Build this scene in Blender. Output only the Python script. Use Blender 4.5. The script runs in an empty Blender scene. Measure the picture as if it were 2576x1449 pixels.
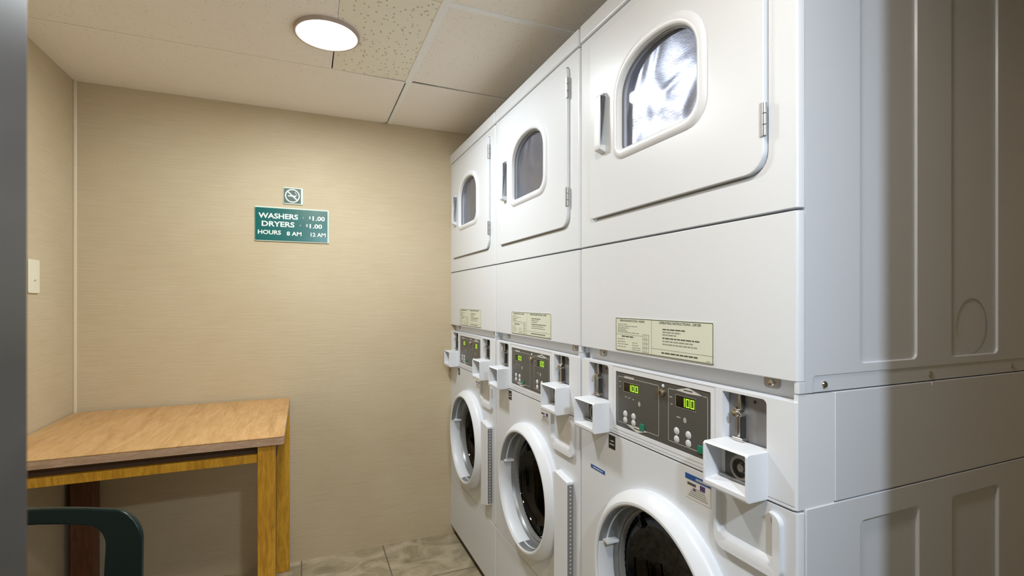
import bpy, bmesh, math, random
from mathutils import Vector, Matrix
random.seed(4)
C = bpy.context.scene.collection
PI = math.pi

# ------------------------------------------------------------------ materials
def mat(name, col, rough=.5, metal=0., spec=.5, coat=0., emit=None, estr=0.):
    m = bpy.data.materials.new(name); m.use_nodes = True
    b = m.node_tree.nodes['Principled BSDF']
    b.inputs['Base Color'].default_value = (*col, 1)
    b.inputs['Roughness'].default_value = rough
    b.inputs['Metallic'].default_value = metal
    b.inputs['Specular IOR Level'].default_value = spec
    b.inputs['Coat Weight'].default_value = coat
    b.inputs['Coat Roughness'].default_value = .12
    if emit:
        b.inputs['Emission Color'].default_value = (*emit, 1)
        b.inputs['Emission Strength'].default_value = estr
    return m

def nodes(m):
    nt = m.node_tree
    return nt, nt.nodes, nt.links, nt.nodes['Principled BSDF']

def noise_tex(nt, scale, vec=(1, 1, 1), detail=3, rough=.5, dist=0, rot=(0, 0, 0)):
    tc = nt.nodes.new('ShaderNodeTexCoord'); mp = nt.nodes.new('ShaderNodeMapping')
    mp.inputs['Scale'].default_value = vec; mp.inputs['Rotation'].default_value = rot
    nz = nt.nodes.new('ShaderNodeTexNoise')
    nz.inputs['Scale'].default_value = scale; nz.inputs['Detail'].default_value = detail
    nz.inputs['Roughness'].default_value = rough; nz.inputs['Distortion'].default_value = dist
    nt.links.new(tc.outputs['Object'], mp.inputs['Vector']); nt.links.new(mp.outputs['Vector'], nz.inputs['Vector'])
    return nz.outputs['Fac']

def ramp(nt, fac, stops):
    r = nt.nodes.new('ShaderNodeValToRGB'); e = r.color_ramp.elements
    while len(e) < len(stops): e.new(.5)
    for k, (p, c) in enumerate(stops):
        e[k].position = p; e[k].color = (*c, 1) if len(c) == 3 else c
    nt.links.new(fac, r.inputs['Fac']); return r.outputs['Color']

def bump(nt, h, strength, dist, b, prev=None):
    n = nt.nodes.new('ShaderNodeBump'); n.inputs['Strength'].default_value = strength; n.inputs['Distance'].default_value = dist
    nt.links.new(h, n.inputs['Height'])
    if prev: nt.links.new(prev, n.inputs['Normal'])
    nt.links.new(n.outputs['Normal'], b.inputs['Normal']); return n.outputs['Normal']

def mixc(nt, a, b_, fac, mode='MIX'):
    m = nt.nodes.new('ShaderNodeMix'); m.data_type = 'RGBA'; m.blend_type = mode
    for s, v in ((m.inputs[6], a), (m.inputs[7], b_)):
        if isinstance(v, tuple): s.default_value = (*v, 1)
        else: nt.links.new(v, s)
    if isinstance(fac, (int, float)): m.inputs[0].default_value = fac
    else: nt.links.new(fac, m.inputs[0])
    return m.outputs[2]

M = {}
M['enamel'] = mat('white_enamel', (.725, .755, .80), .33, coat=.15)
nt, _, L, b = nodes(M['enamel']); bump(nt, noise_tex(nt, 420, detail=1), .06, .001, b)
M['plastic'] = mat('white_plastic', (.76, .785, .83), .38)
M['sheet'] = mat('painted_side_sheet', (.68, .705, .76), .28, coat=.1)
M['seam'] = mat('dark_gap', (.03, .03, .03), .7)
M['steel'] = mat('brushed_steel', (.42, .42, .43), .38, metal=1)
nt, _, L, b = nodes(M['steel']); bump(nt, noise_tex(nt, 60, (1, 1, 18), 3), .15, .001, b)
M['slotplate'] = mat('grey_coin_plate', (.24, .24, .25), .45, metal=.3)
M['chrome'] = mat('chrome', (.62, .61, .58), .16, metal=1)
M['brass'] = mat('brass_lock', (.46, .38, .28), .28, metal=1)
M['lockdark'] = mat('dark_lock_plate', (.10, .10, .085), .5)
M['panel'] = mat('graphite_control_panel', (.085, .085, .078), .32)
M['outline'] = mat('pale_panel_line', (.42, .42, .40), .5)
M['badge'] = mat('pale_panel_badge', (.62, .62, .60), .45)
M['lcdglass'] = mat('black_display_window', (.006, .008, .004), .15)
M['lcd'] = mat('green_lit_digits', (.2, .5, .02), .5, emit=(.55, .92, .06), estr=.42)
M['lcdglow'] = mat('green_lit_backlight', (.03, .06, .0), .4, emit=(.22, .42, .01), estr=.05)
M['button'] = mat('grey_button', (.60, .61, .62), .4)
M['start'] = mat('green_start_button', (.01, .20, .12), .4)
M['label'] = mat('cream_label', (.70, .73, .60), .5)
M['ink'] = mat('dark_ink', (.07, .08, .06), .6)
M['inkpale'] = mat('faded_ink', (.26, .28, .22), .6)
M['black'] = mat('black_sticker', (.015, .015, .015), .4)
M['blue'] = mat('blue_sticker', (.02, .09, .34), .4)
M['whitelabel'] = mat('white_sticker', (.72, .70, .70), .45)
M['purple'] = mat('purple_ink', (.08, .04, .16), .5)
M['rubber'] = mat('grey_door_gasket', (.20, .20, .20), .5)
M['bezel'] = mat('grey_inner_bezel', (.24, .25, .25), .35, metal=.4)

# wavy polished metal behind the dryer glass
m = M['drum'] = mat('polished_drum_metal', (.44, .45, .52), .31, metal=.85)
nt, _, L, b = nodes(m)
n1 = bump(nt, noise_tex(nt, 7, (1, 1, 1), 0, dist=1.6), .75, .013, b)
bump(nt, noise_tex(nt, 90, (1, 1, 6), 4), .18, .002, b, n1)
m = M['washdrum'] = mat('dark_drum_metal', (.16, .16, .16), .25, metal=1)

def glass_mat(name, tint, gl):
    m = bpy.data.materials.new(name); m.use_nodes = True; nt = m.node_tree; nt.nodes.clear()
    out = nt.nodes.new('ShaderNodeOutputMaterial'); mx = nt.nodes.new('ShaderNodeMixShader')
    tr = nt.nodes.new('ShaderNodeBsdfTransparent'); tr.inputs['Color'].default_value = (*tint, 1)
    gs = nt.nodes.new('ShaderNodeBsdfGlossy'); gs.inputs['Roughness'].default_value = .03
    fr = nt.nodes.new('ShaderNodeFresnel'); fr.inputs['IOR'].default_value = gl
    geo = nt.nodes.new('ShaderNodeNewGeometry'); inv = nt.nodes.new('ShaderNodeMath'); inv.operation = 'SUBTRACT'; inv.inputs[0].default_value = 1
    mu = nt.nodes.new('ShaderNodeMath'); mu.operation = 'MULTIPLY'
    nt.links.new(geo.outputs['Backfacing'], inv.inputs[1]); nt.links.new(inv.outputs[0], mu.inputs[0]); nt.links.new(fr.outputs[0], mu.inputs[1])
    nt.links.new(mu.outputs[0], mx.inputs[0]); nt.links.new(tr.outputs[0], mx.inputs[1]); nt.links.new(gs.outputs[0], mx.inputs[2])
    nt.links.new(mx.outputs[0], out.inputs['Surface']); return m
M['glass'] = glass_mat('window_glass', (.90, .91, .93), 1.22)
M['darkglass'] = glass_mat('tinted_door_glass', (.13, .12, .11), 1.45)

# grass-cloth wall covering: fine horizontal threads
m = M['wall'] = mat('tan_woven_wallcovering', (.6, .48, .31), .62, spec=.3)
nt, _, L, b = nodes(m)
th = noise_tex(nt, 60, (.11, .11, 5.0), 5, .7)
bl = noise_tex(nt, 1.6, (1, 1, 1), 4, .6)
c1 = ramp(nt, th, [(.28, (.535, .445, .295)), (.5, (.59, .495, .338)), (.74, (.635, .54, .38))])
c2 = ramp(nt, bl, [(.35, (.93, .90, .86)), (.65, (1, 1, 1))])
L.new(mixc(nt, c1, c2, 1.0, 'MULTIPLY'), b.inputs['Base Color'])
bump(nt, th, .35, .002, b)
M['walltrim'] = mat('tan_vinyl_trim', (.66, .55, .38), .45)
M['hallpaint'] = mat('hall_paint', (.45, .46, .48), .6)

# ceiling tiles
def tile_mat(name, base, scale, thr, dark):
    m = mat(name, base, .85, spec=.2); nt, _, L, b = nodes(m)
    tc = nt.nodes.new('ShaderNodeTexCoord')
    nz = nt.nodes.new('ShaderNodeTexNoise'); nz.inputs['Scale'].default_value = 40; nz.inputs['Detail'].default_value = 2
    L.new(tc.outputs['Object'], nz.inputs['Vector'])
    v = nt.nodes.new('ShaderNodeTexVoronoi'); v.inputs['Scale'].default_value = scale; v.inputs['Randomness'].default_value = 1
    mp = nt.nodes.new('ShaderNodeMapping'); mp.inputs['Scale'].default_value = (1, .75, 1)
    L.new(tc.outputs['Object'], mp.inputs['Vector']); L.new(mp.outputs[0], v.inputs['Vector'])
    ad = nt.nodes.new('ShaderNodeMath'); ad.operation = 'MULTIPLY_ADD'; ad.inputs[1].default_value = -.12; L.new(nz.outputs['Fac'], ad.inputs[0]); L.new(v.outputs['Distance'], ad.inputs[2])
    f = ramp(nt, ad.outputs[0], [(max(thr - .05, 0), (0, 0, 0)), (thr, (1, 1, 1))])
    L.new(mixc(nt, dark, base, f), b.inputs['Base Color'])
    bump(nt, f, .8, .004, b)
    return m
M['tile'] = tile_mat('ceiling_tile_fine', (.92, .86, .785), 85, .085, (.80, .73, .64))
M['tilepit'] = tile_mat('ceiling_tile_pitted', (.88, .83, .70), 62, .165, (.64, .57, .43))
M['tee'] = mat('white_ceiling_grid', (.90, .90, .88), .5)
M['plenum'] = mat('dark_plenum', (.02, .018, .015), .9)

# floor tiles
m = M['floor'] = mat('mottled_stone_tile', (.4, .34, .26), .42)
nt, _, L, b = nodes(m)
tc = nt.nodes.new('ShaderNodeTexCoord'); mp = nt.nodes.new('ShaderNodeMapping')
mp.inputs['Location'].default_value = (.015, -2.225, 0)
br = nt.nodes.new('ShaderNodeTexBrick'); br.offset = 0; br.squash = 1
br.inputs['Scale'].default_value = 1; br.inputs['Brick Width'].default_value = .385; br.inputs['Row Height'].default_value = .385
br.inputs['Mortar Size'].default_value = .0035; br.inputs['Mortar Smooth'].default_value = .2
br.inputs['Color1'].default_value = (.9, .9, .9, 1); br.inputs['Color2'].default_value = (1.05, 1.03, 1, 1); br.inputs['Mortar'].default_value = (0, 0, 0, 1)
L.new(tc.outputs['Object'], mp.inputs['Vector']); L.new(mp.outputs[0], br.inputs['Vector'])
st = ramp(nt, noise_tex(nt, 5.5, (1, 1.4, 1), 6, .62, .9), [(.30, (.25, .20, .125)), (.45, (.38, .32, .21)), (.58, (.53, .45, .32)), (.75, (.66, .56, .43))])
cc = mixc(nt, st, br.outputs['Color'], 1.0, 'MULTIPLY')
L.new(mixc(nt, cc, (.17, .14, .10), br.outputs['Fac']), b.inputs['Base Color'])
bump(nt, noise_tex(nt, 14, detail=4), .2, .004, b)

# woods
def wood(name, cols, rough, vec, scale=9, rot=(0, 0, 0)):
    m = mat(name, cols[1], rough, coat=.1); nt, _, L, b = nodes(m)
    f = noise_tex(nt, scale, vec, 5, .6, 1.2, rot)
    f2 = noise_tex(nt, scale * 5, vec, 3, .6, 0, rot)
    c = ramp(nt, f, [(.30, cols[0]), (.5, cols[1]), (.7, cols[2])])
    c2 = ramp(nt, f2, [(.35, (.86, .82, .78)), (.6, (1, 1, 1))])
    L.new(mixc(nt, c, c2, 1, 'MULTIPLY'), b.inputs['Base Color']); return m
M['tabletop'] = wood('oak_laminate', [(.44, .245, .09), (.56, .33, .13), (.64, .40, .18)], .42, (7, .8, 1), 4)
M['edge'] = wood('pinkish_edge_band', [(.42, .27, .18), (.52, .36, .25), (.6, .42, .3)], .5, (1, 1, 6), 8)
M['oak'] = wood('golden_oak', [(.42, .20, .012), (.60, .31, .02), (.70, .39, .04)], .45, (6, 6, .9), 8)
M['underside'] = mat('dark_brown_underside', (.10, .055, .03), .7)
M['shadedleg'] = wood('shaded_reddish_leg', [(.10, .035, .015), (.15, .05, .02), (.18, .07, .03)], .5, (6, 6, .9), 8)  # rear left leg: reddish brown, with the under-table shade put into its colour

m = M['chair'] = mat('dark_green_plastic', (.001, .011, .012), .28, spec=.3)
nt, _, L, b = nodes(m); bump(nt, noise_tex(nt, 300, detail=1), .12, .001, b)
M['signgreen'] = mat('teal_sign_plastic', (.0, .12, .115), .22)
M['signdark'] = mat('dark_grey_green_sign', (.055, .10, .08), .4)
M['signborder'] = mat('pale_sign_border', (.66, .78, .66), .45)
M['letters'] = mat('white_sign_lettering', (.80, .88, .80), .45)
M['switch'] = mat('ivory_plate', (.80, .76, .60), .4)
M['jamb'] = mat('dark_grey_frame_paint', (.026, .025, .026), .35, coat=.2)
M['lampring'] = mat('white_lamp_trim', (.42, .34, .30), .4)
M['lamp'] = mat('lit_lamp_lens', (.9, .9, .9), .4, emit=(.90, .96, 1.0), estr=97)
M['lampwarm'] = mat('lit_warm_lens', (.9, .9, .9), .4, emit=(1.0, .93, .83), estr=60)
M['halllamp'] = mat('lit_hall_lamp', (.9, .9, .9), .4, emit=(.76, .88, 1.0), estr=480)

# ------------------------------------------------------------------ mesh helpers
def box(bm, x0, x1, y0, y1, z0, z1):
    v = [bm.verts.new(p) for p in ((x0, y0, z0), (x1, y0, z0), (x1, y1, z0), (x0, y1, z0), (x0, y0, z1), (x1, y0, z1), (x1, y1, z1), (x0, y1, z1))]
    return [bm.faces.new([v[i] for i in f]) for f in ((0, 3, 2, 1), (4, 5, 6, 7), (0, 1, 5, 4), (1, 2, 6, 5), (2, 3, 7, 6), (3, 0, 4, 7))]

def loft(bm, A, B):
    a = [bm.verts.new(p) for p in A]; b_ = [bm.verts.new(p) for p in B]; n = len(a); fs = []
    for i in range(n): fs.append(bm.faces.new((a[i], a[(i + 1) % n], b_[(i + 1) % n], b_[i])))
    fs.append(bm.faces.new(a[::-1])); fs.append(bm.faces.new(b_))
    return fs

def prism(bm, pts, a0, a1, axis='y'):
    def P(p, a):
        return {'z': (p[0], p[1], a), 'y': (p[0], a, p[1]), 'x': (a, p[0], p[1])}[axis]
    return loft(bm, [P(p, a0) for p in pts], [P(p, a1) for p in pts])

def rrect(x0, x1, z0, z1, r, n=6):
    if not isinstance(r, (tuple, list)): r = (r,) * 4           # BL BR TR TL
    o = []
    for (cx, cz, rr, t0) in ((x0 + r[0], z0 + r[0], r[0], PI), (x1 - r[1], z0 + r[1], r[1], 1.5 * PI), (x1 - r[2], z1 - r[2], r[2], 0), (x0 + r[3], z1 - r[3], r[3], .5 * PI)):
        for k in range(n + 1):
            t = t0 + .5 * PI * k / n
            o.append((cx + rr * math.cos(t), cz + rr * math.sin(t)))
    return o

def arch(x0, x1, z0, zs, zt, rb=.012, n=22, rl=None):
    """flat bottom with rounded corners, straight sides up to zs, elliptical top to zt"""
    o = []; rl = rb if rl is None else rl
    for (cx, cz, rr, t0) in ((x0 + rl, z0 + rl, rl, PI), (x1 - rb, z0 + rb, rb, 1.5 * PI)):
        for k in range(6): t = t0 + .5 * PI * k / 5; o.append((cx + rr * math.cos(t), cz + rr * math.sin(t)))
    cx, rx, rz = (x0 + x1) / 2, (x1 - x0) / 2, zt - zs
    for k in range(n + 1):
        t = PI * k / n
        c, s = math.cos(t), math.sin(t)
        o.append((cx + rx * math.copysign(abs(c) ** .9, c), zs + rz * abs(s) ** .9))
    return o

def lathe(bm, cx, cz, prof, n=64, closed=True, ax='y', cy=0.):
    rings = []
    for r, e in prof:
        ring = []
        for k in range(n):
            t = 2 * PI * k / n
            p = (cx + r * math.cos(t), e, cz + r * math.sin(t)) if ax == 'y' else (cx + r * math.cos(t), cz + r * math.sin(t), e)
            ring.append(bm.verts.new(p))
        rings.append(ring)
    m_ = len(rings)
    for i in range(m_ if closed else m_ - 1):
        A, B = rings[i], rings[(i + 1) % m_]
        for k in range(n): bm.faces.new((A[k], A[(k + 1) % n], B[(k + 1) % n], B[k]))
    return rings

def disc(bm, cx, cz, r0, e0, dome, n=64, steps=6, ax='y'):
    prof = [(r0 * math.cos(.5 * PI * k / steps), e0 + dome * math.sin(.5 * PI * k / steps)) for k in range(steps)]
    rings = lathe(bm, cx, cz, prof, n, False, ax)
    tip = bm.verts.new((cx, e0 + dome, cz) if ax == 'y' else (cx, cz, e0 + dome))
    A = rings[-1]
    for k in range(n): bm.faces.new((A[k], A[(k + 1) % n], tip))
    return rings

def link(name, me, mats, parent=None):
    o = bpy.data.objects.new(name, me); C.objects.link(o)
    for m_ in (mats if isinstance(mats, (list, tuple)) else [mats]): me.materials.append(m_)
    if parent: o.parent = parent
    return o

def solid(name, bm, mats, parent=None, bevel=0., seg=2, cut=None, smooth=35, angle=30, face=None):
    """one mesh object; optional boolean cutter bmesh, then bevelled edges"""
    bmesh.ops.recalc_face_normals(bm, faces=bm.faces)
    if face is not None:
        bm.normal_update()
        if sum((f.normal * f.calc_area() for f in bm.faces), Vector()).dot(Vector(face)) < 0: bmesh.ops.reverse_faces(bm, faces=bm.faces)
    me = bpy.data.meshes.new(name); bm.to_mesh(me); bm.free()
    o = link(name, me, mats, parent)
    if bevel and smooth:
        for p in me.polygons: p.use_smooth = True
    tmp = None
    if cut is not None:
        bmesh.ops.recalc_face_normals(cut, faces=cut.faces)
        cm = bpy.data.meshes.new('tmp_cut'); cut.to_mesh(cm); cut.free()
        tmp = bpy.data.objects.new('tmp_cut', cm); C.objects.link(tmp)
        if parent: tmp.parent = parent
        md = o.modifiers.new('cut', 'BOOLEAN'); md.operation = 'DIFFERENCE'; md.object = tmp; md.solver = 'EXACT'; md.use_self = True
    if bevel:
        md = o.modifiers.new('bevel', 'BEVEL'); md.width = bevel; md.segments = seg; md.limit_method = 'ANGLE'; md.angle_limit = math.radians(angle)
        md.harden_normals = False
        if smooth:
            md = o.modifiers.new('wn', 'WEIGHTED_NORMAL'); md.weight = 60; md.mode = 'FACE_AREA'
    if cut is not None or bevel:
        dg = bpy.context.evaluated_depsgraph_get(); dg.update()
        new = bpy.data.meshes.new_from_object(o.evaluated_get(dg))
        o.modifiers.clear(); old = o.data; o.data = new; new.name = name; bpy.data.meshes.remove(old)
        if tmp: cm = tmp.data; bpy.data.objects.remove(tmp); bpy.data.meshes.remove(cm)
    if smooth and not bevel:
        me = o.data
        for p in me.polygons: p.use_smooth = True
        me.set_sharp_from_angle(angle=math.radians(smooth))
    return o

def cut_more(o, cut, parent):
    bmesh.ops.recalc_face_normals(cut, faces=cut.faces)
    cm = bpy.data.meshes.new('tmp_cut'); cut.to_mesh(cm); cut.free()
    tmp = bpy.data.objects.new('tmp_cut', cm); C.objects.link(tmp); tmp.parent = parent
    md = o.modifiers.new('cut', 'BOOLEAN'); md.operation = 'DIFFERENCE'; md.object = tmp; md.solver = 'EXACT'
    md = o.modifiers.new('wn', 'WEIGHTED_NORMAL'); md.weight = 60
    dg = bpy.context.evaluated_depsgraph_get(); dg.update()
    new = bpy.data.meshes.new_from_object(o.evaluated_get(dg)); o.modifiers.clear(); old = o.data; o.data = new; bpy.data.meshes.remove(old)
    bpy.data.objects.remove(tmp); bpy.data.meshes.remove(cm)
def B(): return bmesh.new()
def bx(*a):
    bm = B(); box(bm, *a); return bm

def tag(o, label=None, cat=None, group=None, kind=None):
    if label: o['label'] = label
    if cat: o['category'] = cat
    if group: o['group'] = group
    if kind: o['kind'] = kind
    return o
def empty(name, loc, rz=0):
    o = bpy.data.objects.new(name, None); C.objects.link(o); o.location = loc; o.rotation_euler = (0, 0, rz); o.empty_display_size = .1
    return o
def struct(name, bm, mats, parent=None, **k):
    o = solid(name, bm, mats, parent, **k)
    if not parent: o['kind'] = 'structure'
    return o

def text_faces(bm, s, x, z, h, e, width=None, mi=0, back=False, bold=.0):
    """letters laid on the local x/z plane at depth e, left-bottom at x, z, capital height h"""
    cu = bpy.data.curves.new('t', 'FONT'); cu.body = s; cu.size = 1; cu.extrude = 0; cu.offset = bold; cu.resolution_u = 3
    o = bpy.data.objects.new('t', cu); C.objects.link(o)
    dg = bpy.context.evaluated_depsgraph_get(); dg.update()
    me = bpy.data.meshes.new_from_object(o.evaluated_get(dg))
    bpy.data.objects.remove(o); bpy.data.curves.remove(cu)
    if not len(me.vertices): return
    xs = [v.co.x for v in me.vertices]; x0, x1 = min(xs), max(xs); k = h / .70
    kx = (width / (x1 - x0)) if width else k
    vs = [bm.verts.new((x + (v.co.x - x0) * kx, e, z + v.co.y * k)) for v in me.vertices]
    for p in me.polygons:
        try:
            f = bm.faces.new([vs[i] for i in p.vertices]); f.material_index = mi
        except ValueError: pass
    bpy.data.meshes.remove(me)

def quad(bm, x0, x1, z0, z1, e, mi=0):
    f = bm.faces.new([bm.verts.new(p) for p in ((x0, e, z0), (x1, e, z0), (x1, e, z1), (x0, e, z1))]); f.material_index = mi; return f
def poly(bm, pts, e, mi=0):
    f = bm.faces.new([bm.verts.new((p[0], e, p[1])) for p in pts]); f.material_index = mi; return f
def strokes(bm, pts, w, e, mi=0, closed=True):
    n = len(pts)
    for i in range(n if closed else n - 1):
        a, c = Vector(pts[i]), Vector(pts[(i + 1) % n]); d = (c - a).normalized(); s = Vector((-d.y, d.x)) * w / 2; d = d * w / 2
        poly(bm, [a - d - s, c + d - s, c + d + s, a - d + s], e, mi)

# ------------------------------------------------------------------ stacked washer and dryer (local: x along the front, y into the machine, z up)
W = .686; XA = .745; Y0 = .5534; Hc = 1.2675
def section(u0, u1, ef, eb, du=.0125, dr=.0150):
    return [(u0, eb), (u0, ef + dr), (u0 + .002, ef + .006), (u0 + .009, ef), (u1 - .0062, ef), (u1 - .0012, ef + .0045), (u1, ef + dr), (u1, eb)]
def front_panel(name, z0, z1, parent, cut=None, ef=-.012, m='enamel', bevel=.0022):
    bm = B(); prism(bm, section(.004, .686, ef, .0045), z0, z1, 'z')
    return solid(name, bm, M[m], parent, bevel=bevel, cut=cut, angle=50)

def screw(parent, u, e, z, r=.006, axis='y', name='screw'):
    bm = B()
    prof = [(r, 0), (r, .002), (r * .8, .0034), (r * .3, .0038)]
    if axis == 'y':
        rg = lathe(bm, u, z, [(a, e - b_) for a, b_ in prof], 14, False); bm.faces.new(rg[-1])
    else:   # on the near side, facing +x
        pts = []
        for a, b_ in prof:
            pts.append([bm.verts.new((u + b_, e + a * math.cos(t * PI / 7), z + a * math.sin(t * PI / 7))) for t in range(14)])
        for i in range(3):
            for k in range(14): bm.faces.new((pts[i][k], pts[i][(k + 1) % 14], pts[i + 1][(k + 1) % 14], pts[i + 1][k]))
        bm.faces.new(pts[-1])
    return solid(name, bm, M['chrome'], parent)

SEG = {'0': 'abcdef', '1': 'bc'}
def seg7(bm, s, x, z, w, h, gap, e, mi, t=.0022):
    for ch in s:
        S = {'a': ((0, h), (w, h)), 'b': ((w, h), (w, h / 2)), 'c': ((w, h / 2), (w, 0)), 'd': ((0, 0), (w, 0)), 'e': ((0, 0), (0, h / 2)), 'f': ((0, h / 2), (0, h))}
        for k in SEG[ch]:
            p, q = S[k]; strokes(bm, [(x + p[0], z + p[1]), (x + q[0], z + q[1])], t, e, mi, False)
        x += w + gap

def make_machine():
    t = empty('stacked_washer_dryer', (0, 0, 0))
    # --- cabinet: painted side sheets, back and top, with pressed-in panels on the sides
    bm = B(); box(bm, .004, .6850, .006, .755, 1.1145, 2.0)
    cut = B()
    S = XA
    def press(x0, x1, z0, z1, r, dep=.0055, taper=.0010):
        A = rrect(x0 - S, x1 - S, z0, z1, r, 5); Bp = rrect(x0 - S + taper, x1 - S - taper, z0 + taper, z1 - taper, max(r - taper, .003), 5)
        loft(cut, [(.6875, p[0], p[1]) for p in A], [(.686 - dep, p[0], p[1]) for p in Bp])
    press(.889, 1.055, 1.157, 1.935, .012); press(1.165, 1.335, 1.156, 1.935, .012)
    press(.768, 1.62, 1.10, 1.1435, .008, .0025, .002)
    box(cut, .010, .680, -.01, .019, 1.09, 1.1345)
    box(cut, .15, .54, -.01, .13, 1.58, 1.90)                     # room behind the dryer door glass
    cab = solid('cabinet', bm, M['sheet'], t, bevel=.0009, cut=cut, angle=40)
    cut = B(); K = [(1.247 - S + .0575 * math.cos(k * PI / 24), 1.215 + .0575 * math.sin(k * PI / 24)) for k in range(48)]
    loft(cut, [(.690, p[0], p[1]) for p in K], [(.6785, 1.247 - S + (p[0] - 1.247 + S) * .98, 1.215 + (p[1] - 1.215) * .98) for p in K])
    cut_more(cab, cut, t)
    for X in (.799, 1.098, 1.395): screw(cab, .683, X - S, 1.1262, .0062, 'x')
    # middle side sheet and lower cabinet
    bm = B(); box(bm, .004, .6860, .0785, .755, .928, 1.1125); cut = B(); box(cut, .680, .69, .3515, .3545, 1.106, 1.12)
    solid('control_housing', bm, M['sheet'], t, bevel=.0030, cut=cut)
    bm = B(); box(bm, .004, .6868, .006, .755, .045, .9258); cut = B()
    for x0, x1 in ((.889, 1.057), (1.165, 1.333)):
        A = rrect(x0 - S, x1 - S, .16, .883, .01, 5); Bp = rrect(x0 - S + .0012, x1 - S - .0012, .1612, .8818, .009, 5)
        loft(cut, [(.6875, p[0], p[1]) for p in A], [(.681, p[0], p[1]) for p in Bp])
    prism(cut, [(.352 + .205 * math.cos(k * PI / 24), .605 + .205 * math.sin(k * PI / 24)) for k in range(48)], -.01, .19, 'y')
    solid('washer_cabinet', bm, M['sheet'], t, bevel=.0026, cut=cut, angle=60)
    for u, e in ((.06, .06), (.62, .06), (.06, .70), (.62, .70)):
        bm = B(); lathe(bm, u, e, [(.02, 0), (.022, .008), (.012, .014), (.012, .05)], 16, False, 'z'); solid('foot', bm, M['seam'], t)
    # --- lid on top
    bm = B(); prism(bm, section(.003, .686, -.016, .04), 2.0035, 2.056, 'z'); box(bm, .0035, .6855, .0395, .755, 2.0015, 2.054)
    solid('top_lid', bm, M['enamel'], t, bevel=.007, seg=3, angle=60)
    # --- dryer front with its door
    door = rrect(.070, .628, 1.489, 1.972, (.012, .036, .022, .012), 6)
    dcut = B(); prism(dcut, rrect(.0675, .6305, 1.4855, 1.9745, (.014, .038, .024, .014), 6), -.03, -.005, 'y')
    box(dcut, .17, .52, -.02, .01, 1.60, 1.885)
    fp = front_panel('dryer_front', 1.4175, 2.0, t, dcut)
    win = arch(.210, .476, 1.640, 1.768, 1.861, .036, rl=.014)
    bm = B(); prism(bm, door, -.021, -.0065, 'y'); cut = B(); prism(cut, win, -.05, .01, 'y')
    dd = solid('dryer_door', bm, M['enamel'], t, bevel=.002, seg=2, cut=cut, angle=50)
    # raised rim around the window: outer loop -> crest -> inner wall
    loops = [(arch(.186, .500, 1.616, 1.768, 1.887, .055, rl=.040), -.0208), (arch(.191, .495, 1.621, 1.768, 1.882, .052, rl=.034), -.0262),
             (arch(.199, .487, 1.629, 1.768, 1.873, .046, rl=.026), -.0285), (arch(.207, .479, 1.637, 1.768, 1.864, .039, rl=.017), -.0270), (arch(.210, .476, 1.640, 1.768, 1.861, .036, rl=.014), -.0235),
             (arch(.211, .475, 1.641, 1.768, 1.860, .036, rl=.014), .002)]
    bm = B(); R = [[bm.verts.new((p[0], e, p[1])) for p in l] for l, e in loops]; n = len(R[0])
    for i in range(len(R) - 1):
        for k in range(n): bm.faces.new((R[i][k], R[i][(k + 1) % n], R[i + 1][(k + 1) % n], R[i + 1][k]))
    solid('window_rim', bm, M['plastic'], dd, smooth=50)
    bm = B(); prism(bm, arch(.2112, .4748, 1.6412, 1.768, 1.8598, .036, rl=.014), -.008, -.0065, 'y')
    g = solid('window_glass', bm, M['glass'], dd, smooth=30)
    # steel clip edge seen inside the rim on the far side
    bm = B(); ll = arch(.2111, .4749, 1.6411, 1.768, 1.8599, .036, rl=.014); l2 = arch(.2150, .4710, 1.6450, 1.768, 1.8560, .033, rl=.011)
    loft_r = [[bm.verts.new((p[0], e, p[1])) for p in l] for l, e in ((ll, -.0145), (l2, -.0145), (l2, -.011))]
    for i in range(2):
        for k in range(len(ll)): bm.faces.new((loft_r[i][k], loft_r[i][(k + 1) % len(ll)], loft_r[i + 1][(k + 1) % len(ll)], loft_r[i + 1][k]))
    solid('glass_clip', bm, M['rubber'], dd)
    # pull handle: hooked grip with a shaded slot
    bm = B(); prism(bm, [(-.0208, 1.653), (-.040, 1.660), (-.043, 1.672), (-.037, 1.80), (-.030, 1.808), (-.0208, 1.81)], .124, .150, 'x')
    cut = B(); box(cut, .1315, .16, -.036, -.020, 1.672, 1.797)
    solid('door_handle', bm, M['plastic'], dd, bevel=.002, cut=cut)
    for z0, z1 in ((1.548, 1.606), (1.873, 1.935)):
        bm = B(); k = 3; h = (z1 - z0) / k
        for i in range(k): lathe(bm, .6295, -.0195, [(.0006, z0 + i * h + .001), (.0042, z0 + i * h + .001), (.0042, z0 + (i + 1) * h - .001), (.0006, z0 + (i + 1) * h - .001)], 12, True, 'z')
        box(bm, .622, .629, -.0226, -.0205, z0, z1)
        solid('hinge', bm, M['steel'], dd)
    # polished metal behind the glass
    bm = B(); prism(bm, arch(.2130, .4730, 1.6430, 1.768, 1.8580, .035, rl=.013), -.0010, .0025, 'y')
    solid('window_liner', bm, M['drum'], dd, smooth=30)
    # --- blank access panel with its instruction label
    ap = front_panel('access_panel', 1.1345, 1.4130, t)
    bm = B(); box(bm, .6770, .6858, -.0095, .0060, 1.1148, 1.1340); solid('side_return', bm, M['enamel'], ap, bevel=.001)
    bm = B(); box(bm, .0105, .6795, .0155, .0188, 1.0800, 1.1343)
    fl = solid('mounting_flange', bm, M['enamel'], t, bevel=.001)
    for u in (.0835, .6166):
        bm = B(); prism(bm, rrect(u - .016, u + .016, 1.112, 1.1335, .007), .0132, .0156, 'y'); br_ = solid('bracket', bm, M['steel'], fl, bevel=.0006)
        screw(fl, u, .0134, 1.1215, .0058)
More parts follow.
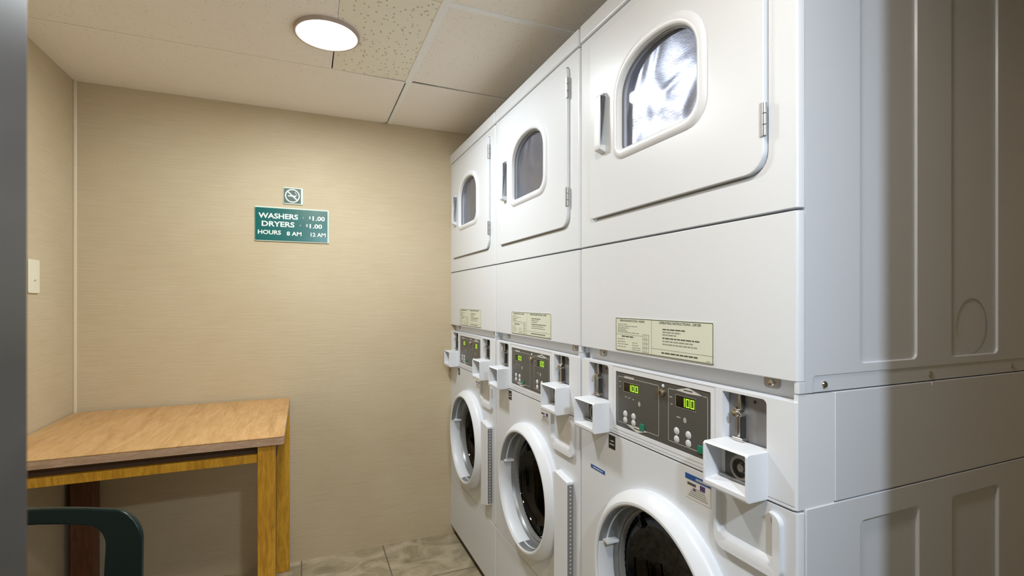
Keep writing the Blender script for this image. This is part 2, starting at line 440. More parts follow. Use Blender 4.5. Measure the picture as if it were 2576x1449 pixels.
    x0, x1, z0, z1 = .1826, .510, 1.1405, 1.2233; e = -.0136
    bm = B(); prism(bm, rrect(x0, x1, z0, z1, .005, 4), -.0134, -.0119, 'y')
    def S_(pts, w, mi): strokes(bm, pts, w, e, mi)
    bw = x1 - x0; bh = z1 - z0
    X = lambda f: x0 + bw * f
    Z = lambda f: z1 - bh * f
    strokes(bm, [(X(.006), Z(.02)), (X(.994), Z(.02)), (X(.994), Z(.98)), (X(.006), Z(.98))], .0016, e, 1)
    strokes(bm, [(X(.43), Z(.02)), (X(.43), Z(.98))], .0009, e, 2, False)
    strokes(bm, [(X(.43), Z(.80)), (X(.994), Z(.80))], .0009, e, 2, False)
    strokes(bm, [(X(.01), Z(.50)), (X(.33), Z(.50))], .0008, e, 2, False)
    text_faces(bm, 'OPERATING INSTRUCTIONS - WASHER', X(.055), Z(.115), .0048, e, bw * .30, 1, bold=.02)
    text_faces(bm, 'OPERATING INSTRUCTIONS - DRYER', X(.51), Z(.115), .0052, e, bw * .39, 1, bold=.02)
    rr = random.Random(3)
    def line(fx0, fx1, fz, w=.0017, mi=2):
        a = fx0
        while a < fx1:
            l = rr.uniform(.018, .05); quad(bm, X(a), X(min(a + l, fx1)), Z(fz) - w / 2, Z(fz) + w / 2, e, mi); a += l + .006
    for fz, f1 in ((.19, .15), (.245, .27), (.30, .17), (.345, .13), (.39, .15), (.435, .29)): line(.03, f1, fz)
    line(.08, .23, .555, .0028, 1)
    for fz, f1 in ((.64, .12), (.72, .13), (.79, .16), (.87, .13)): line(.025, f1, fz)
    for fz, f1 in ((.72, .27), (.79, .29), (.86, .31), (.92, .31)): line(.21, f1, fz, .0015)
    for f in (.335, .355, .375, .40): strokes(bm, [(X(f), Z(.45)), (X(f), Z(.95))], .0012, e, 2, False)
    for f in (.45, .58, .7, .82, .94): strokes(bm, [(X(.335), Z(f)), (X(.40), Z(f))], .0009, e, 2, False)
    for fz, f1 in ((.255, .76), (.33, .72), (.40, .68), (.49, .885), (.57, .83), (.65, .865)): line(.545, f1, fz, .0026, 1 if fz in (.255, .49) else 2)
    line(.535, .87, .885, .003, 1)
    for f in (.94,): line(.94, .975, f, .0014)
    solid('instruction_label', bm, [M['label'], M['ink'], M['inkpale']], ap, smooth=0)
    # --- control console
    bm = B(); prism(bm, [(.0065, .0775), (.0065, .000), (.0165, -.0135), (.6790, -.0135), (.6845, -.0095), (.6845, .0775)], .9255, 1.1005, 'z')
    box(bm, .0105, .6845, .0202, .0775, 1.0990, 1.1120); box(bm, .6765, .6845, -.0090, .0215, 1.0990, 1.1128)
    cut = B()
    for u0, u1 in ((.055, .1505), (.531, .6286)): prism(cut, rrect(u0, u1, .93, 1.0955, (.002, .002, .009, .004)), -.05, .006, 'y')
    prism(cut, rrect(.182, .502, .9485, 1.0865, .002, 2), -.05, -.0095, 'y')
    for (a, b_, c, d) in ((.170, .514, 1.0965, 1.0985), (.170, .514, .9375, .9395), (.170, .172, .9375, 1.0985), (.512, .514, .9375, 1.0985), (.0, .70, .9300, .9315)):
        box(cut, a, b_, -.05, -.0115, c, d)
    con = solid('control_console', bm, M['plastic'], t, bevel=.0016, cut=cut, angle=40)
    # graphite face with two outlined halves
    bm = B(); prism(bm, rrect(.1828, .5012, .9493, 1.0857, .002, 2), -.0118, -.0096, 'y'); e = -.0121
    strokes(bm, [(.190, .961), (.2248, .961), (.2691, .9495), (.3091, .961), (.347, .961), (.347, 1.075), (.190, 1.075)], .0016, e, 1)
    poly(bm, [(.2248, .9605), (.2691, .9500), (.3091, .9605), (.2691, .9635)], e - .0001, 2)
    strokes(bm, [(.379, .961), (.493, .961), (.493, 1.0745), (.479, 1.0745), (.440, 1.0845), (.401, 1.0745), (.379, 1.0745)], .0016, e, 1)
    poly(bm, [(.401, 1.0745), (.4378, 1.0725), (.479, 1.0745), (.440, 1.0845)], e - .0001, 2)
    poly(bm, [(.426, 1.077), (.452, 1.077), (.452, 1.0795), (.426, 1.0795)], e - .0002, 3)
    poly(bm, [(.256, .9565), (.283, .9565), (.283, .9590), (.256, .9590)], e - .0002, 3)
    for k in range(7): poly(bm, [(.218 + k * .0055, 1.0735), (.2225 + k * .0055, 1.0735), (.223 + k * .0055, 1.079), (.2185 + k * .0055, 1.079)], e - .0001, 2)
    for u, z, w_ in ((.2240, 1.0275, .007), (.2370, 1.0270, .007), (.2540, 1.0260, .006), (.4105, 1.0180, .012), (.3865, 1.057, .009), (.389, 1.042, .006), (.200, 1.062, .007), (.200, 1.050, .006)):
        poly(bm, [(u - w_ / 2, z - .0012), (u + w_ / 2, z - .0012), (u + w_ / 2, z + .0012), (u - w_ / 2, z + .0012)], e, 1)
    for u, z in ((.277, 1.0195), (.4295, 1.0155)): poly(bm, [(u + .006 * math.cos(k * PI / 5) * .8, z + .006 * math.sin(k * PI / 5)) for k in range(10)], e, 1)
    solid('control_panel', bm, [M['panel'], M['outline'], M['badge'], M['ink']], con, smooth=0)
    for (u0, u1, z0, z1) in ((.2155, .278, 1.0405, 1.0640), (.4025, .462, 1.0395, 1.0655)):
        bm = B(); prism(bm, rrect(u0, u1, z0, z1, .002, 2), -.0126, -.0117, 'y')
        strokes(bm, [(u0, z0), (u1, z0), (u1, z1), (u0, z1)], .0009, -.0127, 3)
        w = u1 - u0; quad(bm, u0 + w * .40, u0 + w * .97, z0 + .0025, z1 - .0025, -.01275, 2)
        seg7(bm, '100', u0 + w * .30, z0 + .005, w * .145, z1 - z0 - .010, w * .085, -.0129, 1, .0017)
        solid('display', bm, [M['lcdglass'], M['lcd'], M['lcdglow'], M['outline']], con, smooth=0)
    for us, zs in (((.2216, .2545), (.9850, .9695)), ((.4045, .4395), (.9870, .9695))):
        for u in us:
            for z in zs:
                bm = B(); disc(bm, u, z, .0082, -.0118, -.003, 16, 3); solid('button', bm, M['button'], con, smooth=60)
    for u in (.288, .475):
        bm = B(); prism(bm, rrect(u - .0085, u + .0085, .959, .975, .004, 3), -.0145, -.0117, 'y'); solid('start_button', bm, M['start'], con, bevel=.001)
    bm = B(); lathe(bm, .3614, 1.0625, [(.0001, -.012), (.0085, -.012), (.0085, -.017), (.0070, -.021), (.0035, -.0215), (.0030, -.018), (.0001, -.018)], 20, False); solid('key_lock', bm, M['brass'], con)
    bm = B(); disc(bm, .3614, 1.0765, .0042, -.0118, -.003, 14, 3); solid('indicator', bm, M['button'], con)
    # --- coin slides and coin boxes
    for u0, u1, zt in ((.055, .1505, 1.0005), (.531, .6286, 1.0065)):
        bm = B(); box(bm, u0 + .0005, u1 - .0005, .004, .0058, .931, 1.095); cs = solid('coin_plate', bm, M['slotplate'], t)
        uc = u0 + .031
        bm = B()
        prism(bm, [(uc + .004, 1.093), (uc - .001, 1.093), (uc - .001, 1.064), (uc + .006, 1.064)], -.006, .004, 'y')
        box(bm, uc - .002, uc + .005, -.008, .004, 1.012, 1.058)
        box(bm, uc - .010, uc + .014, -.012, .004, 1.008, 1.0145)
        prism(bm, [(uc - .009, 1.062), (uc + .008, 1.052), (uc + .010, 1.058), (uc - .006, 1.069)], -.010, .004, 'y')
        sl = solid('coin_slide', bm, M['chrome'], cs, bevel=.0012)
        bm = B(); box(bm, uc + .005, uc + .0085, -.004, .004, 1.014, 1.058); box(bm, uc + .0035, uc + .006, -.002, .004, 1.066, 1.093); solid('coin_slot', bm, M['seam'], cs)
        bm = B(); lathe(bm, uc - .003, 1.0575, [(.0001, -.014), (.0055, -.013), (.0065, -.008), (.0065, .003)], 14, False); solid('slide_knob', bm, M['chrome'], cs)
        bm = B(); disc(bm, uc + .028, 1.083, .0035, .0041, -.0012, 12, 2); solid('rivet', bm, M['seam'], cs)
        # box: open-fronted tray holding the lock
        v0, v1 = (.0535, .1535) if u0 < .3 else (.531, .631)
        zb = .921 if u0 < .3 else .9235
        bm = B(); prism(bm, [(.0, zb + .001), (-.058, zb), (-.062, zb + .004), (-.062, zt - .004), (-.058, zt), (.0, zt + .001)], v0, v1, 'x')
        cut = B(); loft(cut, [(v0 + .005, -.07, zb + .012), (v1 - .005, -.07, zb + .012), (v1 - .005, -.07, zt - .004), (v0 + .005, -.07, zt - .004)],
                        [(v0 + .008, -.022, zb + .020), (v1 - .005, -.022, zb + .020), (v1 - .005, -.022, zt - .004), (v0 + .008, -.022, zt - .004)])
        cb = solid('coin_box', bm, M['plastic'], t, bevel=.0018, cut=cut)
        zc = (zb + zt) / 2 + .004; u = (v0 + v1) / 2 + .006
        bm = B(); box(bm, v0 + .018, v1 - .006, -.0255, -.0225, zb + .023, zt - .005); solid('lock_plate', bm, M['lockdark'], cb, bevel=.001)
        bm = B(); lathe(bm, u + .004, zc, [(.024, -.025), (.024, -.032), (.021, -.035), (.017, -.0345), (.016, -.029), (.008, -.0285), (.007, -.033), (.0001, -.033)], 28, False); solid('round_lock', bm, M['steel'], cb)
        bm = B(); lathe(bm, u + .004, zc, [(.0155, -.0295), (.009, -.0293), (.009, -.0290), (.0155, -.0290)], 28, True); solid('lock_recess', bm, M['seam'], cb)
        bm = B(); box(bm, v0 + .012, v1 - .006, -.036, -.024, zb + .0195, zb + .024); solid('lock_sill', bm, M['bezel'], cb, bevel=.001)
    # --- washer front
    cut = B(); prism(cut, [(.352 + .200 * math.cos(k * PI / 24), .605 + .200 * math.sin(k * PI / 24)) for k in range(48)], -.05, .05, 'y')
    wf = front_panel('washer_front', .3235, .9215, t, cut)
    for (a, b_, c, d, mm, nm) in ((.1505, .1790, .8822, .9168, 'black', 'black_sticker'),):
        bm = B(); box(bm, a, b_, -.0128, -.0118, c, d); quad(bm, a + .004, b_ - .004, c + .010, c + .013, -.0129, 1); quad(bm, a + .008, b_ - .006, c + .019, c + .022, -.0129, 1)
        solid(nm, bm, [M[mm], M['badge']], wf, smooth=0)
    bm = B(); box(bm, .432, .5008, -.0128, -.0118, .8590, .9085); e = -.0130
    quad(bm, .438, .462, .886, .8915, e, 1); quad(bm, .473, .487, .884, .8945, e, 2)
    for k in range(5): quad(bm, .440 + .003 * k, .494 - .002 * k, .8645 + .0042 * k, .8662 + .0042 * k, e, 3)
    quad(bm, .455, .461, .8770, .8830, e, 2)
    solid('warning_sticker', bm, [M['whitelabel'], M['ink'], M['purple'], M['inkpale']], wf, smooth=0)
    # dispenser drawer with its finger scoop
    bm = B(); prism(bm, rrect(.518, .6605, .800, .9085, (.022, .018, .018, .012)), -.022, -.011, 'y')
    cut = B(); loft(cut, [(p[0], -.0235, p[1]) for p in rrect(.523, .647, .817, .9095, (.026, .012, .012, .006))], [(p[0], -.0085, p[1]) for p in rrect(.530, .642, .834, .9085, (.02, .008, .008, .005))])
    ds = solid('dispenser_drawer', bm, M['plastic'], t, bevel=.0028, seg=3, cut=cut, angle=50)
    # door ring
    cx, cz = .352, .605
    prof = [(.226, -.0115), (.2275, -.026), (.2262, -.033), (.222, -.0385), (.209, -.0530), (.204, -.0560), (.1985, -.0560), (.1955, -.0535), (.1945, -.046), (.190, -.030), (.196, .010), (.200, -.0115)]
    bm = B(); lathe(bm, cx, cz, prof, 96)
    wd = solid('washer_door', bm, M['plastic'], t, smooth=28)
    bm = B(); lathe(bm, cx, cz, [(.1952, -.052), (.1935, -.0525), (.1915, -.045), (.1895, -.012), (.186, .000), (.183, .006), (.191, .008), (.1925, -.030)], 96); solid('inner_bezel', bm, M['bezel'], wd, smooth=35)
    bm = B(); lathe(bm, cx, cz, [(.1835, .005), (.179, .003), (.176, .006), (.176, .02), (.183, .02)], 96); solid('gasket', bm, M['rubber'], wd, smooth=50)
    bm = B(); disc(bm, cx, cz, .178, .007, .085, 64, 10); solid('door_glass', bm, M['darkglass'], wd, smooth=80, face=(0, -1, 0))
    # pale inner wall below the latch
    bm = B(); R = []
    for r, e in ((.1932, -.0525), (.1895, -.0480), (.1868, -.012), (.1885, -.008), (.1900, -.040)):
        R.append([bm.verts.new((cx + r * math.cos(2.90 + k * 1.75 / 40), e, cz + r * math.sin(2.90 + k * 1.75 / 40))) for k in range(41)])
    for i_ in range(5):
        for k in range(40): bm.faces.new((R[i_][k], R[i_][k + 1], R[(i_ + 1) % 5][k + 1], R[(i_ + 1) % 5][k]))
    for k in (0, 40): bm.faces.new([r_[k] for r_ in R])
    solid('grip_liner', bm, M['plastic'], wd, smooth=40)
    a = PI - .22
    bm = B(); box(bm, cx - .186, cx - .164, -.042, -.006, cz + .045, cz + .052); solid('door_latch', bm, M['plastic'], wd, bevel=.001)
    bm = B(); lathe(bm, cx, cz, [(.198, .016), (.198, .165)], 64, False); disc(bm, cx, cz, .198, .165, .02, 64, 4)
    for k in range(3):
        t0 = k * 2 * PI / 3 + .4
        c, s = math.cos(t0), math.sin(t0)
        Am = [(cx + c * r - s * q, cz + s * r + c * q) for r, q in ((.199, -.03), (.155, -.006), (.155, .006), (.199, .03))]
        prism(bm, Am, .03, .165, 'y')
    solid('washer_drum', bm, M['washdrum'], t, smooth=40)
    # hinge cover beside the door ring, with a perforated side strip
    bm = B(); prism(bm, [(.572, .37), (.6525, .40), (.6525, .730), (.572, .742)], -.036, -.0115, 'y')
    hc = solid('hinge_cover', bm, M['plastic'], t, bevel=.002)
    bm = B(); box(bm, .6522, .6535, -.033, -.0135, .405, .722)
    for k in range(26):
        z = .412 + k * .012
        f = bm.faces.new([bm.verts.new(p) for p in ((.6537, -.0233, z), (.6537, -.0195, z + .003), (.6537, -.0233, z + .006), (.6537, -.027, z + .003))]); f.material_index = 1
    solid('vent_strip', bm, [M['rubber'], M['badge']], hc, smooth=0)
    # lower panel
    front_panel('lower_panel', .048, .3205, t)
    return t

def children(o): return [c for c in bpy.data.objects if c.parent == o]
def copy_tree(o, parent=None):
    c = o.copy(); C.objects.link(c); c.parent = parent
    for ch in children(o): copy_tree(ch, c)
    return c

proto = make_machine()
MACH = [proto, copy_tree(proto), copy_tree(proto)]
LBL = ['white stacked dryer and washer nearest the camera, bright light mirrored in its dryer window',
       'middle white stacked dryer and washer, between the nearest one and the one by the wall',
       'farthest white stacked dryer and washer, standing against the tan back wall']
for n, o in enumerate(MACH):
    o.location = (XA, Y0 + W * (n + 1), 0); o.rotation_euler = (0, 0, -PI / 2)
    tag(o, LBL[n], 'washer dryer', 'stacked washer dryers in a row along the right side')
# blue stickers only on the nearest machine
wf = [c for c in children(MACH[0]) if c.name.startswith('washer_front')][0]
bm = B(); box(bm, .063, .132, -.0128, -.0118, .8035, .8130); quad(bm, .074, .122, .8068, .8095, -.0129, 1); solid('blue_label', bm, [M['blue'], M['button']], wf, smooth=0)
bm = B(); box(bm, .432, .5015, -.0134, -.0124, .8975, .9085); quad(bm, .462, .495, .9005, .9050, -.0136, 1); solid('blue_label', bm, [M['blue'], M['outline']], wf, smooth=0)

# ------------------------------------------------------------------ table
def rounded(bm, x0, x1, y0, y1, z0, z1): return box(bm, x0, x1, y0, y1, z0, z1)
TX0, TX1, TY0, TY1, TZ = -.880, -.066, 1.862, 2.585, .8005
t = empty('wooden_table', ((TX0 + TX1) / 2, (TY0 + TY1) / 2, 0))
tag(t, 'wooden table with an oak laminate top in the left back corner', 'table')
ox, oy = t.location.x, t.location.y
bm = B(); prism(bm, [(p[0], p[1]) for p in rrect(TX0 - ox, TX1 - ox, TY0 - oy, TY1 - oy, (.004, .012, .012, .004), 4)], TZ - .004, TZ, 'z')
top = solid('table_top', bm, M['tabletop'], t, bevel=.001)
bm = B(); prism(bm, rrect(TX0 - ox, TX1 - ox, TY0 - oy, TY1 - oy, (.004, .012, .012, .004), 4), TZ - .029, TZ - .0042, 'z')
solid('edge_band', bm, M['edge'], top, bevel=.002)
def leg(x0, y0, w, m_):
    bm = B(); box(bm, x0 - ox, x0 + w - ox, y0 - oy, y0 + w - oy, 0, TZ - .0295); solid('leg', bm, M[m_], t, bevel=.003)
leg(-.150, 1.888, .055, 'oak'); leg(-.123, 2.525, .056, 'oak'); leg(-.868, 1.888, .055, 'oak'); leg(-.868, 2.500, .075, 'shadedleg')
bm = B(); box(bm, -.812 - ox, -.151 - ox, 1.893 - oy, 1.915 - oy, .7095, .7385); solid('rail', bm, M['oak'], t, bevel=.002)
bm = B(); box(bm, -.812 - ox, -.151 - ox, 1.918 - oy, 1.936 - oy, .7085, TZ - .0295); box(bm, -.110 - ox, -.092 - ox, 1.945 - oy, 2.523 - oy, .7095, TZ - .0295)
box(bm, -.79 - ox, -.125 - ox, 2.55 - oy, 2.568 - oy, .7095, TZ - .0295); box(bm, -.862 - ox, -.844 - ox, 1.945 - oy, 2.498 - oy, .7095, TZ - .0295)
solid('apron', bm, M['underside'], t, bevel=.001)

# ------------------------------------------------------------------ green plastic armchair (only its back corner shows)
ch = empty('plastic_armchair', (-.580, 1.040, 0), math.radians(169))
tag(ch, 'dark green plastic armchair in front of the wooden table', 'chair')
BT = math.radians(14)
def back_xf(bm, y0=-.20, z0=.43):
    for v in bm.verts:
        h = v.co.z - z0
        v.co.y += y0 - h * math.tan(BT) * .62 + .55 * (v.co.x ** 2) * .35
bm = B()
outer = []
def backout(w0, w1, zc, ze, r, n=10):
    o = [(-w0, .42)]
    o += [(-w1, ze - r)]
    for k in range(1, n): t_ = .5 * PI * k / n; o.append((-w1 + r * (1 - math.cos(t_)), ze - r + r * math.sin(t_)))
    for k in range(9):
        f = -1 + 2 * k / 8; o.append(((w1 - r) * f, ze + (zc - ze) * (1 - f * f)))
    for k in range(1, n): t_ = .5 * PI * (1 - k / n); o.append((w1 - r * (1 - math.cos(t_)), ze - r + r * math.sin(t_)))
    o += [(w1, ze - r), (w0, .42)]
    return o
po = backout(.250, .230, .846, .836, .068)
prism(bm, po, -.006, .008, 'y')
cut = B(); pi_ = [(-.166, .600), (-.162, .765)]
for k in range(1, 8): t_ = .5 * PI * k / 8; pi_.append((-.162 + .042 * (1 - math.cos(t_)), .765 + .042 * math.sin(t_)))
for k in range(7): f = -1 + 2 * k / 6; pi_.append((.12 * f, .808 + .008 * (1 - f * f)))
for k in range(1, 8): t_ = .5 * PI * (1 - k / 8); pi_.append((.162 - .042 * (1 - math.cos(t_)), .765 + .042 * math.sin(t_)))
pi_ += [(.162, .765), (.166, .600)]
prism(cut, pi_, -.06, .06, 'y')
for k in range(7): box(cut, -.15 + k * .0455, -.15 + k * .0455 + .027, -.06, .06, .46, .575)
bk = solid('backrest', bm, M['chair'], ch, bevel=.004, seg=3, cut=cut, angle=50)
bmx = B(); bmx.from_mesh(bk.data)
back_xf(bmx); bmx.to_mesh(bk.data); bmx.free()
bm = B()
ns = 12; gr = []
for j in range(ns + 1):
    row = []
    for i in range(ns + 1):
        x = -.22 + .44 * i / ns; y = -.21 + .42 * j / ns
        row.append(bm.verts.new((x * (1 + .08 * j / ns), y, .435 + .02 * (j / ns) - .018 * (1 - (x / .22) ** 2) * math.sin(PI * min(1, j / ns + .15)) - (.02 if j == ns else 0))))
    gr.append(row)
for j in range(ns):
    for i in range(ns): bm.faces.new((gr[j][i], gr[j][i + 1], gr[j + 1][i + 1], gr[j + 1][i]))
bmesh.ops.solidify(bm, geom=bm.faces[:], thickness=.012)
solid('seat', bm, M['chair'], ch, smooth=60)
for sgn in (-1, 1):
    # arm: flat band that curves down into the front leg
    path = [(-.235, .640), (-.19, .655), (-.05, .662), (.08, .662), (.135, .655), (.168, .628), (.185, .57), (.190, .46)]
    bm = B(); rows = []
    for k, (y, z) in enumerate(path):
        a = path[max(k - 1, 0)]; b_ = path[min(k + 1, len(path) - 1)]
        d = Vector((b_[0] - a[0], b_[1] - a[1])).normalized(); nrm = Vector((-d.y, d.x)) * .011
        rows.append([bm.verts.new((sgn * (.229 + dx), y + s_ * nrm.x, z + s_ * nrm.y)) for dx, s_ in ((-.025, -1), (.025, -1), (.025, 1), (-.025, 1))])
    for A, Bq in zip(rows, rows[1:]):
        for k in range(4): bm.faces.new((A[k], A[(k + 1) % 4], Bq[(k + 1) % 4], Bq[k]))
    bm.faces.new(rows[0]); bm.faces.new(rows[-1][::-1])
    solid('arm', bm, M['chair'], ch, bevel=.005, seg=2, smooth=60, angle=40)
    for y0, lean in ((.18, .02), (-.20, -.05)):
        bm = B(); xs = sgn * .222
        loft(bm, [(xs - .028, y0 + lean - .02, 0), (xs + .022, y0 + lean - .02, 0), (xs + .022, y0 + lean + .02, 0), (xs - .028, y0 + lean + .02, 0)],
             [(xs - .032, y0 - .03, .45), (xs + .03, y0 - .03, .45), (xs + .03, y0 + .03, .45), (xs - .032, y0 + .03, .45)])
        solid('leg', bm, M['chair'], ch, bevel=.006)

# ------------------------------------------------------------------ signs, switch plate, lamp
YB = 2.600
t = empty('price_sign', (-.0545, YB - .006, 1.628))
tag(t, 'teal sign with white lettering for washers, dryers and hours, on the tan wall', 'sign')
w, h = .163, .0815
bm = B(); prism(bm, rrect(-w, w, -h, h, .003, 2), -.001, .005, 'y'); solid('sign_border', bm, M['signborder'], t, bevel=.001)
bm = B(); prism(bm, rrect(-w + .002, w - .006, -h + .004, h - .006, .002, 2), -.003, -.0012, 'y'); solid('sign_face', bm, M['signgreen'], t, bevel=.0005)
e = -.0034
def lettering(*items):
    bm = B()
    for it in items:
        if isinstance(it[0], str): text_faces(bm, it[0], it[1], it[2], it[3], e, it[4], 0, bold=.025)
        else: quad(bm, *it, e)
    solid('lettering', bm, M['letters'], t, smooth=0)
lettering(('WASHERS', -.147, .027, .0235, .171))
lettering((.045, .049, .036, .039), ('$', .073, .034, .012, .007), ('1', .0885, .027, .020, .006), ('.00', .103, .027, .0200, .042))
lettering(('DRYERS', -.133, -.011, .0235, .141))
lettering((.032, .036, -.002, .001), ('$', .060, -.004, .012, .007), ('1', .0755, -.011, .020, .006), ('.00', .090, -.011, .0200, .042))
lettering(('HOURS', -.149, -.049, .019, .098))
lettering(('8 AM', -.026, -.051, .018, .065), ('12 AM', .080, -.051, .018, .068))
t = empty('no_smoking_sign', (-.0535, YB - .005, 1.768))
tag(t, 'small square no smoking sign above the teal price sign', 'sign')
bm = B(); prism(bm, rrect(-.0425, .0445, -.0400, .0400, .005, 4), -.001, .004, 'y'); solid('sign_border', bm, M['signborder'], t, bevel=.0008)
bm = B(); box(bm, -.0400, .0355, -.0028, -.0012, -.0350, .0350); solid('sign_face', bm, M['signdark'], t)
bm = B(); cx_ = -.002
P = [[bm.verts.new((cx_ + r * math.cos(k * PI / 20), -.0031, r * math.sin(k * PI / 20))) for k in range(40)] for r in (.0275, .0325)]
for k in range(40): bm.faces.new((P[0][k], P[0][(k + 1) % 40], P[1][(k + 1) % 40], P[1][k]))
strokes(bm, [(cx_ - .0215, .0205), (cx_ + .0215, -.0205)], .0055, -.0032, 0, False)
strokes(bm, [(cx_ - .017, -.001), (cx_ + .013, -.001)], .0055, -.0031, 0, False)
strokes(bm, [(cx_ + .017, .001), (cx_ + .018, .010), (cx_ + .012, .014), (cx_ + .014, .020)], .0018, -.0031, 0, False)
solid('symbol', bm, M['letters'], t, smooth=0)

XL = -.887
bm = B(); prism(bm, [(p[0], p[1]) for p in rrect(2.222, 2.297, 1.291, 1.410, .006, 4)], XL + .0005, XL + .006, 'x')
t = empty('wall_plate', (0, 0, 0)); o = solid('cover', bm, M['switch'], t, bevel=.002)
bm = B(); box(bm, XL + .005, XL + .012, 2.254, 2.265, 1.338, 1.362); solid('switch', bm, M['switch'], t, bevel=.001)
t.location = (0, 0, 0)
tag(t, 'ivory light switch plate on the left wall beside the dark door frame', 'switch plate')

ZC = Hc + .9136
t = empty('ceiling_light', (.070, 1.797, ZC))
tag(t, 'round white recessed ceiling light, switched on', 'light')
LT = t
bm = B(); lathe(bm, 0, 0, [(.0825, .002), (.0825, -.004), (.100, -.0125), (.105, -.0120), (.107, .002)], 64, True, 'z'); solid('trim_ring', bm, M['lampring'], t, smooth=50)
bm = B(); disc(bm, 0, 0, .0820, -.005, -.009, 48, 6, 'z'); solid('lens', bm, M['lamp'], t, smooth=80)

t = copy_tree(LT); t.location = (.10, .33, ZC)
tag(t, 'round white ceiling light just inside the doorway, above the camera view', 'light', None)
for c in children(t):
    if c.name.startswith('lens'):
        c.data = c.data.copy(); c.data.materials[0] = M['lampwarm']

# ------------------------------------------------------------------ room shell
XR = 1.56; YF = .24; YO = .10
struct('floor', bx(-1.6, 2.2, -1.7, YB + .12, -.05, 0), M['floor'])
struct('wall_back', bx(XL - .1, XR + .1, YB, YB + .1, 0, 2.4), M['wall'])
struct('wall_left', bx(XL - .1, XL, YF - .002, YB - .0005, 0, 2.4), M['wall'])
struct('wall_right', bx(XR, XR + .1, YF, YB - .0005, 0, 2.4), M['wall'])
DL, DR, DH = -.0944, .72, 2.06
bm = B(); box(bm, -1.6, DL - .045, YO, YF - .003, 0, 2.4); box(bm, DR + .045, 2.2, YO, YF - .003, 0, 2.4); box(bm, DL - .045, DR + .045, YO, YF - .003, DH + .045, 2.4)
struct('wall_front', bm, M['wall'])
bm = B()
for x0, x1 in ((DL - .045, DL), (DR, DR + .045)): box(bm, x0, x1, YO - .012, YF, 0, DH + .044)
box(bm, DL - .0001, DR + .0001, YO - .012, YF, DH, DH + .044)
struct('door_1', bm, M['jamb'], bevel=.004, seg=3)
bm = B(); prism(bm, [(XL, YB), (XL, YB - .012), (XL + .003, YB - .014), (XL + .004, YB - .008), (XL + .0065, YB - .005), (XL + .010, YB - .003), (XL + .010, YB)], 0, ZC - .001, 'z')
struct('trim_1', bm, M['walltrim'])
# ceiling: dark plenum board, tiles laid in a white tee grid
ce = struct('ceiling', bx(XL - .1, XR + .1, YO, YB + .1, ZC + .06, ZC + .10), M['plenum'])
def tile(x0, x1, y0, y1, m_, skew=(0, 0, 0, 0), th=.005, poly_=None):
    # skew moves the y of the four corners: front-left, front-right, back-right, back-left
    c = poly_ or [(x0, y0 + skew[0]), (x1, y0 + skew[1]), (x1, y1 + skew[2]), (x0, y1 + skew[3])]
    bm = B(); prism(bm, c, ZC, ZC + th, 'z')
    solid('ceiling_tile', bm, M[m_], ce, bevel=.0006)
G1, G2 = 2.072, 1.478
g = .0012
tile(0, 0, 0, 0, 'tile', poly_=[(XL, G1 + g), (.10, G1 + g), (.388, G1 + .006), (.388, YB - .016), (.362, YB), (XL, YB)])
tile(XL, .0962, G2 + g, G1 - g, 'tile'); tile(XL, .0962, .87, G2 - g, 'tile'); tile(XL, .0962, YF, .868, 'tile')
tile(0, 0, 0, 0, 'tilepit', poly_=[(.0975, G2 + g), (.388, G2 + g), (.388, G1 - .004), (.13, G1 - g), (.1005, G1 - g)]); tile(.0975, .388, .87, G2 - g, 'tilepit'); tile(.0975, .388, YF, .868, 'tilepit')
tile(.412, 1.0, G1 + .001, YB, 'tile', (.002, 0, 0, 0)); tile(.412, 1.0, G2 + .012, G1, 'tile', (0, 0, .0, -.013)); tile(.412, 1.0, .88, G2 - .012, 'tile'); tile(.412, 1.0, YF, .868, 'tile')
tile(1.004, XR, G1 + g, YB, 'tile'); tile(1.004, XR, G2 + g, G1 - g, 'tile'); tile(1.004, XR, .87, G2 - g, 'tile'); tile(1.004, XR, YF, .868, 'tile')
bm = B(); box(bm, .387, .413, YF, G1 + .010, ZC - .0022, ZC + .03)
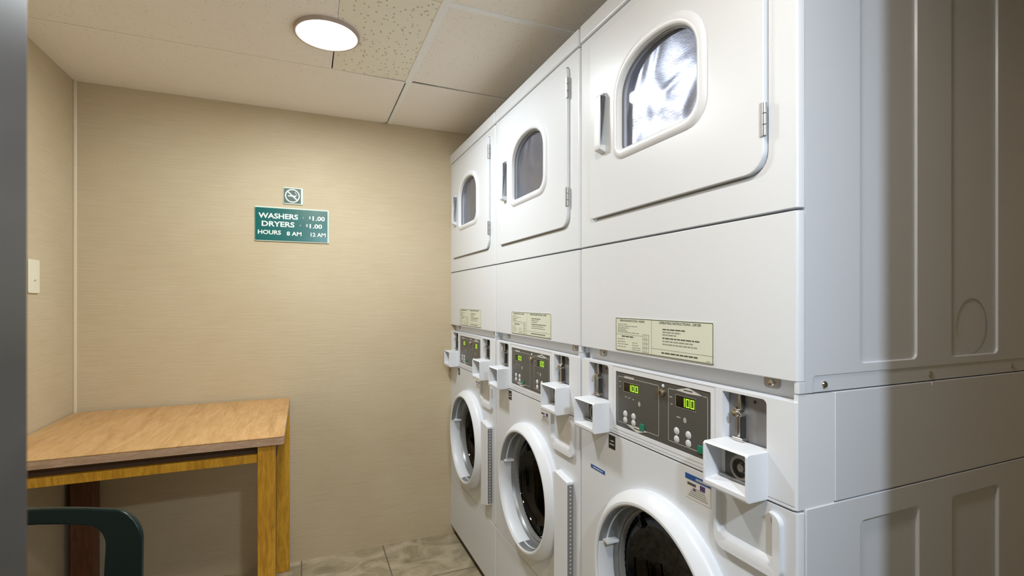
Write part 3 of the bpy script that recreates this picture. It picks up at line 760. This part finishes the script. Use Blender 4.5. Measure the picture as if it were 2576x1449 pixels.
box(bm, .393, .4125, G1 + .010, YB, ZC - .0010, ZC + .03)
box(bm, .413, 1.004, G2 - .012, G2 + .012, ZC - .0018, ZC + .03); box(bm, .413, 1.004, .868, .880, ZC - .0018, ZC + .03)
solid('ceiling_grid', bm, M['tee'], ce)
# small chip where the tee meets the wall
# hall beyond the doorway, behind the camera
struct('wall_hall_back', bx(-1.6, 2.2, -1.8, -1.7, 0, 2.4), M['hallpaint'])
struct('wall_hall_left', bx(-1.7, -1.6, -1.8, YO, 0, 2.4), M['hallpaint'])
struct('wall_hall_right', bx(2.2, 2.3, -1.8, YF, 0, 2.4), M['hallpaint'])
struct('ceiling_hall', bx(-1.7, 2.3, -1.8, YO - .0005, 2.4, 2.45), M['hallpaint'])
t = empty('hall_ceiling_light', (.255, -.380, 2.4))
tag(t, 'small round hall ceiling light behind the camera', 'light')
bm = B(); lathe(bm, 0, 0, [(.012, 0), (.012, -.60), (.04, -.605), (.04, -.612), (.0001, -.612)], 24, False, 'z'); solid('stem', bm, M['lampring'], t)
bm = B(); disc(bm, 0, 0, .034, -.6125, -.03, 24, 6, 'z'); solid('bulb', bm, M['halllamp'], t, smooth=80)

# ------------------------------------------------------------------ camera, world
cam = bpy.data.cameras.new('camera'); co = bpy.data.objects.new('camera', cam); C.objects.link(co)
co.location = (0, 0, Hc); co.rotation_euler = (PI / 2, 0, -.398)
cam.sensor_width = 36; cam.lens = 1238.84 / 2576 * 36; cam.shift_y = 30.1 / 2576
cam.clip_start = .02
cam.dof.use_dof = True; cam.dof.focus_distance = 1.4; cam.dof.aperture_fstop = 11
sc = bpy.context.scene; sc.camera = co
w = bpy.data.worlds.new('world'); sc.world = w; w.use_nodes = True
w.node_tree.nodes['Background'].inputs[0].default_value = (.5, .55, .6, 1); w.node_tree.nodes['Background'].inputs[1].default_value = .05
sc.view_settings.view_transform = 'Standard'; sc.view_settings.look = 'None'; sc.view_settings.gamma = 1; sc.view_settings.use_curve_mapping = False
sc.view_settings.exposure = 1.42
